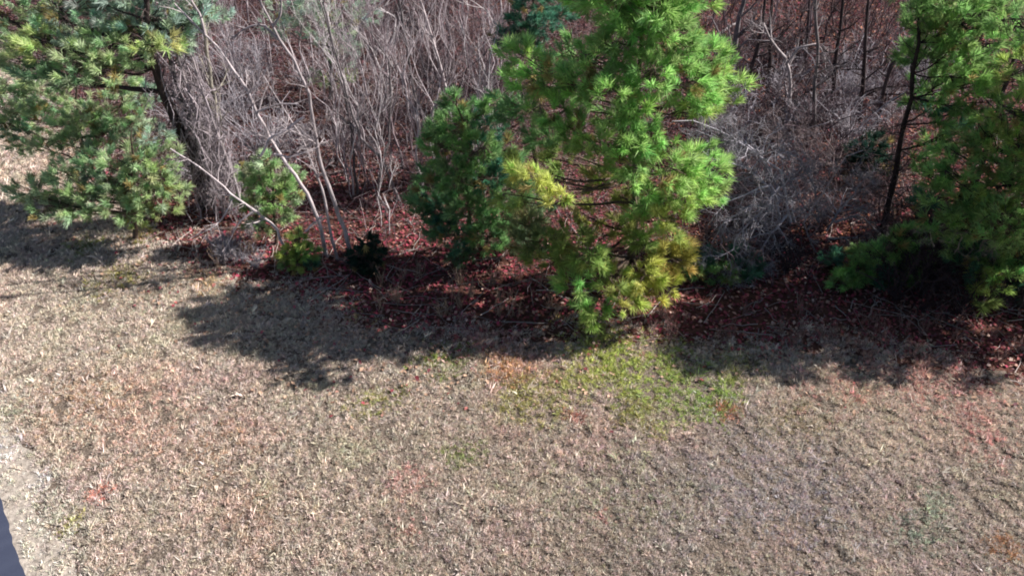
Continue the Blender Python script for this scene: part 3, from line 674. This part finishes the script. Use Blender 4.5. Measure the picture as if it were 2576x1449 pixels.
bare_tree('bare_tree', 'dark bare tree between the kinked trunk and the dense thicket', [(1060, 380), (1052, 290), (1035, 190), (1020, 90), (1000, -20)], 16.6, .04, .02, GREY * .45, 'bare tree', nb=12, blen=1.1, seed=18, tmin=.25, spread=.45)
# right side: dark thin trunks
rt = [([(2095, 285), (2098, 220), (2102, 164), (2112, 80), (2122, -20)], 18.5, 'dark thin trunk in the red leaves, first left of a matching pair on the right'),
      ([(2163, 300), (2172, 200), (2177, 102), (2187, -20)], 18.2, 'dark thin trunk in the red leaves, straighter one of the pair on the right'),
      ([(2207, 310), (2224, 225), (2245, 157), (2299, 100), (2330, 40)], 17.8, 'dark trunk bending right behind the crooked right-hand pine'),
      ([(1931, 245), (1938, 160), (1935, 80), (1945, -20)], 19.5, 'dark upright trunk right of the bright middle pine, among bare saplings'),
      ([(1870, 250), (1890, 170), (1910, 110), (1920, 40), (1925, -20)], 18.8, 'dark leaning trunk close to the right flank of the bright middle pine'),
      ([(2020, 220), (2030, 100), (2038, -20)], 21.0, 'dark trunk far back above the red leaf patch on the right'),
      ([(2476, 420), (2500, 320), (2524, 225), (2560, 120)], 14.5, 'dark trunk seen through the green boughs near the right edge')]
for i, (p, Y, lab) in enumerate(rt):
    bare_tree('bare_tree', lab, p, Y, .065 if i != 5 else .05, .03, DARKB * (1 + .3 * (i % 3)), 'bare tree', nb=10, blen=1.0, spread=.7, up=.1, seed=20 + i, m='dark_bark', tmin=.1)
bare_tree('bare_tree', 'dead leafless tree with a pale sunlit bark patch at top right of the middle pine', [(1845, 190), (1850, 100), (1862, 30), (1880, -30)], 20.5, .09, .05, np.array([.2, .18, .19]), 'bare tree', nb=9, blen=1.4, seed=31, tmin=.1)

# dead pale tangles right of the middle pine
def tangle(name, label, stems, Y, r0_, col, nb, blen, nt, tlen, seed, cat='dead bush', up=-.1, dens3=4):
    r = np.random.default_rng(seed + 900)
    s0 = stems[0][0]
    f = A(s0[0], s0[1], Y); loc = np.array([f[0], f[1], 0])
    root = empty(name, loc, label, cat)
    for st in stems:
        p3 = [A(px, py, Y + dy) for px, py, dy in st]
        tp = resample(p3, 10); tp[1:] += r.normal(0, .012, (9, 3))
        tp[:, 2] = np.maximum(tp[:, 2], .03)
        tr = np.linspace(r0_, r0_ * .35, 10)
        b = MB(); b.tubes(tp[None], tr[None], 6, col)
        P1_, R1_ = grow(tp[None], tr[None], nb, blen, .6, up, K=6, rr=.6, tmin=.1, r=r, wig=.22)
        b.tubes(P1_, R1_, 5, jitcol(nb, col))
        P2, R2 = grow(P1_, R1_, nt, tlen, .55, up, K=5, rr=.65, tmin=.15, r=r, wig=.25)
        b.tubes(P2, R2, 4, jitcol(len(P2), col * .9))
        P3, R3 = grow(P2, R2, dens3, tlen * .5, .55, up, K=4, rr=.7, tmin=.15, r=r, wig=.25)
        b.tubes(P3, R3, 3, jitcol(len(P3), col * .8))
        b.build('limb', M['pale_bark'], root, loc=loc)
    return root
ASH = np.array([.50, .49, .54])
tangle('dead_bush', 'pale grey dead branches arching down beside the right flank of the middle pine',
       [[(1990, 560, .3), (1960, 420, .2), (1904, 395, .1), (1856, 354, 0), (1795, 320, -.1), (1734, 300, -.1), (1686, 307, -.2)],
        [(1960, 560, .2), (1950, 470, 0), (1925, 463, -.1), (1870, 491, -.2), (1795, 518, -.3), (1760, 530, -.3)],
        [(1960, 470, .1), (1924, 525, -.2), (1885, 560, -.3), (1856, 586, -.4), (1843, 627, -.5), (1795, 654, -.6)],
        [(1870, 580, 0), (1875, 640, -.3), (1860, 680, -.4), (1820, 700, -.5)],
        [(1960, 500, .2), (1900, 440, 0), (1850, 410, -.1), (1790, 400, -.2), (1740, 360, -.2)], [(1980, 540, .2), (1930, 600, -.1), (1900, 650, -.3), (1905, 700, -.4)],
        [(1940, 430, .2), (1880, 360, .1), (1800, 350, 0), (1750, 330, 0)], [(1950, 520, .1), (1880, 520, -.1), (1820, 560, -.3), (1790, 610, -.4)]], 12.2, .026, ASH * .9, 15, .7, 8, .36, 1)
tangle('dead_bush', 'grey leafless brushwood above the dark hollow, with a white sunlit twig spray',
       [[(2050, 640, 0), (2020, 560, 0), (2060, 500, 0), (2102, 436, 0), (2122, 395, 0), (2170, 380, 0)],
        [(2080, 600, .1), (2149, 600, -.1), (2204, 627, -.3), (2211, 661, -.4)],
        [(2100, 560, .2), (2160, 540, .1), (2200, 570, 0), (2230, 620, -.2)],
        [(2000, 560, .2), (1990, 520, .2), (1990, 450, .2), (2040, 400, .3)]], 12.6, .02, np.array([.42, .38, .40]), 13, .5, 6, .28, 2)
tangle('dead_bush', 'bluish grey dead limbs heaped between the pale arching branches and the crooked dark trunk',
       [[(2060, 560, .2), (2010, 500, 0), (1980, 440, 0), (1930, 410, 0)], [(2060, 560, .2), (2050, 480, 0), (2010, 400, 0), (1960, 370, 0)], [(2080, 580, 0), (2120, 520, 0), (2160, 470, 0), (2180, 440, 0)],
        [(1990, 600, 0), (1970, 640, -.1), (1930, 660, -.2)]], 12.9, .022, ASH * .7, 16, .7, 8, .34, 6)
tangle('dead_bush', 'thin greyish dead twigs sticking out of the shade below the right edge pine',
       [[(2400, 640, 0), (2420, 600, -.1), (2390, 560, -.2)], [(2450, 640, 0), (2480, 600, -.2), (2520, 620, -.4)], [(2350, 620, 0), (2340, 580, 0), (2380, 560, -.2)]], 11.2, .012, np.array([.3, .27, .25]), 6, .4, 5, .25, 3)
tangle('dead_bush', 'purplish brown brush in front of the red leaf patch, right of the pale dead branches',
       [[(2040, 480, 0), (2030, 400, 0), (2010, 330, 0)], [(1950, 420, 0), (1960, 340, 0), (1940, 280, 0)], [(2090, 460, 0), (2100, 380, 0), (2060, 320, 0)], [(1870, 380, 0), (1840, 310, 0), (1830, 260, 0)]], 14.8, .02, np.array([.25, .2, .2]), 10, .7, 6, .35, 4)
# grey vine shroud round the leaning pine trunk at upper left
def vines():
    r = np.random.default_rng(77)
    loc = A(519, 514, 14.2); loc[2] = 0
    root = empty('vine_shroud', loc, 'shroud of grey leafless vines hanging round the leaning pine trunk at upper left', 'vine')
    mids = [(530, 530), (500, 440), (470, 350), (440, 260), (410, 180), (395, 130)]
    mids2 = [(600, 500), (585, 420), (560, 330), (530, 240), (505, 160), (480, 120)]
    cen = resample([A(a, b, 13.9) for a, b in mids], 40); cen2 = resample([A(a, b, 13.9) for a, b in mids2], 40)
    for part in range(6):
        n = 42
        t0 = r.integers(4, 40, n); u = r.random((n, 1))
        lo = np.maximum(t0 - r.integers(6, 22, n), 0)
        Aq = cen[t0] * u + cen2[t0] * (1 - u); Bq = cen[lo] * u + cen2[lo] * (1 - u)
        off = r.normal(0, .17, (n, 3)); off2 = off + r.normal(0, .22, (n, 3))
        ts = np.linspace(0, 1, 7)[None, :, None]
        P = Aq[:, None] * (1 - ts) + Bq[:, None] * ts + off[:, None] * (1 - ts) + off2[:, None] * ts + r.normal(0, .06, (n, 7, 3))
        P[:, :, 2] = np.maximum(P[:, :, 2], .02)
        R = r.uniform(.004, .012, (n, 1)) * np.linspace(1, .5, 7)[None]
        b = MB(); col = jitcol(n, np.array([.33, .28, .30]), .35)
        b.tubes(P, R, 4, col)
        P2, R2 = grow(P, R, 4, .35, .5, -.2, K=5, rr=.6, tmin=.1, r=r, wig=.25, rmin=.003)
        b.tubes(P2, R2, 3, jitcol(len(P2), [.30, .26, .28], .3))
        b.build('vine', M['twig'], root, loc=loc)
vines()

# ------------------------------------------------------------------ thin sapling thicket
protos = []
for k in range(9):
    r = np.random.default_rng(1000 + k)
    H = r.uniform(3.4, 5.2)
    pts = np.array([[0, 0, -.05]] + [[r.normal(0, .07) * z, r.normal(0, .07) * z, z] for z in np.linspace(.5, H, 7)])
    tp = resample(pts, 10)[None]; tr = np.linspace([.012, .018, .03][k % 3], .005, 10)[None]
    b = MB(); b.tubes(tp, tr, 5, (1, 1, 1))
    P1_, R1_ = grow(tp, tr, [6, 9, 11][k % 3], 1.5, .34, .45, K=6, rr=.55, tmin=.2, r=r, wig=.06, rmin=.004)
    b.tubes(P1_, R1_, 4, (.95, .95, .95))
    P2, R2 = grow(P1_, R1_, 4, .6, .45, .4, K=5, rr=.65, tmin=.2, r=r, wig=.14, rmin=.003)
    b.tubes(P2, R2, 3, (.85, .85, .85))
    protos.append(b)
sap_mats = []
for i, c in enumerate([(.44, .38, .40), (.22, .17, .185), (.08, .052, .056), (.62, .56, .57)]):
    mm = mat('sapling_bark', .85, .15, noise=(20, tuple(v * .7 for v in c), tuple(v * 1.2 for v in c), (1, 1, .3)))
    sap_mats.append(mm)
meshes = []
for k, b in enumerate(protos):
    for mi, mm in enumerate(sap_mats):
        if (k + mi) % 2: continue
        o = b.build('bare_sapling', mm); me = o.data
        bpy.data.objects.remove(o)
        meshes.append((mi, me))
def sapling(px, py, rs, pal, label, group, sc=(.7, 1.15)):
    p = G(px, py)
    if edge_dist(np.array([p[0]]), np.array([p[1]]))[0] < .2: return
    cand = [m_ for i, m_ in meshes if i in pal]
    o = bpy.data.objects.new('bare_sapling', cand[rs.integers(len(cand))])
    o.location = (p[0], p[1], float(relief(np.array(p[0]), np.array(p[1]))))
    s = rs.uniform(*sc)
    o.scale = (s, s, s * rs.uniform(.85, 1.1)); o.rotation_euler = (rs.normal(0, .06), rs.normal(0, .06) - .05, rs.uniform(0, 6.28))
    C.objects.link(o); tag(o, label, 'sapling', group)
rs = np.random.default_rng(4242)
for _ in range(105):
    sapling(rs.uniform(860, 1270), rs.uniform(-170, 500) , rs, (0, 1, 3), 'thin pale bare sapling in the dense thicket left of the bright middle pine', 'saplings in the middle thicket')
for _ in range(60):
    sapling(rs.uniform(450, 860), rs.uniform(-170, 330), rs, (0, 1), 'thin bare sapling in the thicket behind the leaning stems at upper left', 'saplings in the left thicket')
for _ in range(75):
    sapling(rs.uniform(1760, 2380), rs.uniform(-170, 260), rs, (1, 2, 2), 'thin brown bare sapling above the red leaf patch at upper right', 'saplings in the right thicket')
for _ in range(14):
    sapling(rs.uniform(880, 1060), rs.uniform(380, 600), rs, (0, 3), 'low bare sapling in the red leaves between the leaning clump and the dark bluish pine', 'low saplings in the red leaves', (.35, .6))
for _ in range(16):
    sapling(rs.uniform(450, 720), rs.uniform(440, 600), rs, (0, 3), 'short pale bare sapling round the leaning dead trunk at left', 'short saplings at left', (.25, .5))

# ------------------------------------------------------------------ leafless bushes
bush_me = []
for k in range(10):
    r = np.random.default_rng(3000 + k); n = 16
    H = r.uniform(.7, 1.5, n); a = r.uniform(0, 6.28, n); sp = r.uniform(.15, 1.0, n)
    t = np.linspace(0, 1, 6)[None]
    P = np.stack([np.cos(a)[:, None] * sp[:, None] * t ** 1.3, np.sin(a)[:, None] * sp[:, None] * t ** 1.3, H[:, None] * (t - .2 * t ** 3) - .03], -1)
    P[:, 1:] += r.normal(0, .03, (n, 5, 3)); Rr = r.uniform(.008, .016, (n, 1)) * np.linspace(1, .5, 6)[None]
    c = [(.36, .33, .36), (.12, .085, .095), (.045, .032, .037)][k % 3]
    b = MB(); b.tubes(P, Rr, 4, jitcol(n, c))
    P2, R2 = grow(P, Rr, 5, .55, .55, .0, K=5, rr=.7, tmin=.2, r=r, wig=.2, rmin=.005); b.tubes(P2, R2, 3, jitcol(len(P2), c))
    P3, R3 = grow(P2, R2, 2, .28, .55, .0, K=3, rr=.8, tmin=.2, r=r, wig=.2, rmin=.004); b.tubes(P3, R3, 3, jitcol(len(P3), c) * .9)
    o = b.build('bare_bush', M['twig']); bush_me.append(o.data); bpy.data.objects.remove(o)
rs = np.random.default_rng(515)
for x0, x1, y0, y1, nn, pal, sc_, lab, grp in [
        (1780, 2330, 160, 480, 50, (0, 1, 2, 2), (.6, 1.3), 'tangled leafless bush between the bright middle pine and the dark crooked trunk', 'bushes of the right hollow'),
        (1860, 2240, 470, 720, 26, (1, 2), (.5, .95), 'low leafless bush in front of the dark crooked trunk', 'low bushes before the crooked trunk'),
        (880, 1270, 20, 470, 30, (1, 2, 2), (.7, 1.2), 'dark leafless bush under the dense thicket left of the bright middle pine', 'bushes under the middle thicket'),
        (1770, 1960, 330, 620, 22, (1, 1, 2), (.5, .9), 'dark leafless bush behind the pale arching dead branches', 'dark bushes behind the dead branches'),
        (540, 700, 585, 690, 9, (0,), (.3, .45), 'low pale leafless scrub at the wood edge left of the tiny yellow green pine', 'scrub at the left wood edge'),
        (430, 880, 40, 500, 28, (0, 1), (.6, 1.1), 'leafless grey brown bush among the leaning bare stems at left', 'bushes among the leaning stems'),
        (2230, 2570, 560, 800, 30, (2,), (.5, 1.0), 'near-black leafless bush added to deepen the shade under the right edge pine', 'bushes added for shade under the right edge pine')]:  # last row: near-black bushes added to deepen the shade there
    for _ in range(nn):
        p = G(rs.uniform(x0, x1), rs.uniform(y0, y1))
        if edge_dist(p[:1], p[1:2])[0] < .4: continue
        c_ = [m_ for i, m_ in enumerate(bush_me) if i % 3 in pal]
        o = bpy.data.objects.new('bare_bush', c_[rs.integers(len(c_))])
        o.location = (p[0], p[1], float(relief(p[0], p[1]))); q = rs.uniform(*sc_); o.scale = (q, q, q * rs.uniform(.8, 1.2)); o.rotation_euler = (0, 0, rs.uniform(0, 6.28))
        C.objects.link(o); tag(o, lab, 'bush', grp)

# ------------------------------------------------------------------ low brush and twig litter
def brush():
    x, y = scatter(-16, 20, 9, 32, 27)
    k = in_view(x, y, 2.0); e = edge_dist(x, y)
    px_ok = rng.random(len(x)) < np.clip(e * .5 - .1 + (y - 14) * .12, .0, 1)
    k &= px_ok & (e > .2); x = x[k]; y = y[k]; n = len(x)
    H = rng.uniform(.25, 1.3, n) * np.clip((y - 9) / 8, .35, 1.1)
    a = rng.uniform(0, 6.28, n); ln = H * rng.uniform(.2, 1.2, n)
    t = np.linspace(0, 1, 5)[None]
    P = np.stack([x[:, None] + np.cos(a)[:, None] * ln[:, None] * t ** 1.5, y[:, None] + np.sin(a)[:, None] * ln[:, None] * t ** 1.5,
                  relief(x, y)[:, None] - .02 + H[:, None] * (t - .25 * t ** 3)], -1)
    P[:, 1:] += rng.normal(0, .03, (n, 4, 3))
    R = rng.uniform(.003, .008, (n, 1)) * np.linspace(1, .5, 5)[None]
    mb = MB(); pal = np.array([[.13, .09, .10], [.07, .042, .05], [.26, .21, .225], [.035, .022, .026]])
    mb.tubes(P[:, ::2], R[:, ::2], 3, pal[rng.integers(0, 4, n)] * rng.uniform(.7, 1.2, (n, 1)))
    P2, R2 = grow(P, R, 2, .5, .5, .25, K=3, rr=.7, tmin=.15, wig=.25, rmin=.003)
    mb.tubes(P2, R2, 3, np.repeat(pal[rng.integers(0, 4, n)], 2, 0) * .9)
    print('brush', n)
    tag(mb.build('brush', M['twig']), 'tangled leafless brush filling the wood floor behind the edge', 'brush', kind='stuff')
    # sticks lying on the leaves
    x, y = scatter(-16, 18, 8, 26, 9)
    k = in_view(x, y, 1) & (edge_dist(x, y) > .1); x = x[k]; y = y[k]; n = len(x)
    a = rng.uniform(0, 6.28, n); ln = rng.uniform(.2, 1.1, n)
    P = np.stack([x[:, None] + np.cos(a)[:, None] * ln[:, None] * t, y[:, None] + np.sin(a)[:, None] * ln[:, None] * t, np.repeat((relief(x, y) + .045)[:, None], 5, 1)], -1)
    P[:, 1:] += rng.normal(0, .02, (n, 4, 3)) * [1, 1, .3]
    mb = MB(); mb.tubes(P, rng.uniform(.004, .012, (n, 1)) * np.linspace(1, .6, 5)[None], 3, np.array([.36, .30, .28]) * rng.uniform(.5, 1.25, (n, 1)))
    tag(mb.build('fallen_twigs', M['twig']), 'small fallen sticks scattered over the red leaves', 'twigs', kind='stuff')
brush()

# ------------------------------------------------------------------ dry weeds along the edge
def weed(px, py, rs, lab, col, h=.5, n=9):
    p = G(px, py); loc = np.array([p[0], p[1], float(relief(np.array(p[0]), np.array(p[1])))])
    base = np.tile(loc, (n, 1)) + rs.normal(0, .04, (n, 3)) * [1, 1, 0]
    d = rs.normal(0, .25, (n, 2)); H = h * rs.uniform(.5, 1.1, n)
    t = np.linspace(0, 1, 5)[None, :, None]
    tip = np.c_[d * H[:, None], H]
    P = base[:, None] - [0, 0, .02] + tip[:, None] * t + rs.normal(0, .01, (n, 5, 3))
    R = np.full((n, 1), .005) * np.linspace(1, .5, 5)[None]
    b = MB(); b.tubes(P, R, 3, jitcol(n, col))
    P2, R2 = grow(P, R, 3, h * .35, .45, .2, K=4, rr=.7, tmin=.35, r=rs, rmin=.003)
    b.tubes(P2, R2, 3, jitcol(len(P2), col))
    o = b.build('dry_weed', M['twig'], loc=loc)
    tag(o, lab, 'weed', 'dry weeds along the wood edge')
rs = np.random.default_rng(99)
for (x0, x1, y0, y1, nn, lab, h) in [(930, 1420, 690, 800, 26, 'dry straw-coloured weed in the crimson leaves left of the lowest yellow bough', .4),
                                     (1560, 2100, 780, 880, 24, 'dry reddish weed in the dark strip right of the lowest yellow bough', .35),
                                     (2120, 2560, 800, 930, 18, 'thin dry weed in the deep shade along the right edge of the wood', .4),
                                     (470, 660, 600, 700, 9, 'dry pale weed at the wood edge under the leaning dead trunk', .45)]:
    for _ in range(nn):
        weed(rs.uniform(x0, x1), rs.uniform(y0, y1), rs, lab, np.array([.34, .24, .18]) if 'straw' in lab or 'pale' in lab else np.array([.2, .12, .11]), h)

# ------------------------------------------------------------------ fallen logs
def log(pa, pb, rad, col, lab):
    a = G(*pa); b = G(*pb); a[2] = relief(a[0], a[1]) + rad; b[2] = relief(b[0], b[1]) + rad * .9
    loc = a.copy(); P = resample([a, (a + b) / 2 + [0, .03, .02], b], 8)
    m_ = MB(); R = np.linspace(rad, rad * .7, 8)[None]
    m_.tubes(P[None], R, 8, col)
    for e_, s_ in ((0, 1), (-1, -1)):
        m_.add(np.concatenate([P[e_][None] , P[e_][None] + 1e-3]), np.zeros((0, 3), int))
    P2, R2 = grow(P[None], R, 3, .25, .8, .1, K=4, rr=.4)
    m_.tubes(P2, R2, 4, col)
    tag(m_.build('fallen_log', M['pale_bark'], loc=loc, smooth=True), lab, 'log')
log((1035, 378), (1085, 368), .05, np.array([.5, .36, .32]), 'short pale pinkish log in the red leaves left of the dark bluish pine')
log((2120, 245), (2160, 235), .04, np.array([.42, .33, .3]), 'short pale log by the paired dark trunks')
log((1800, 100), (1850, 62), .05, np.array([.48, .44, .44]), 'pale fallen trunk piece at the upper right flank of the middle pine')
print('done')
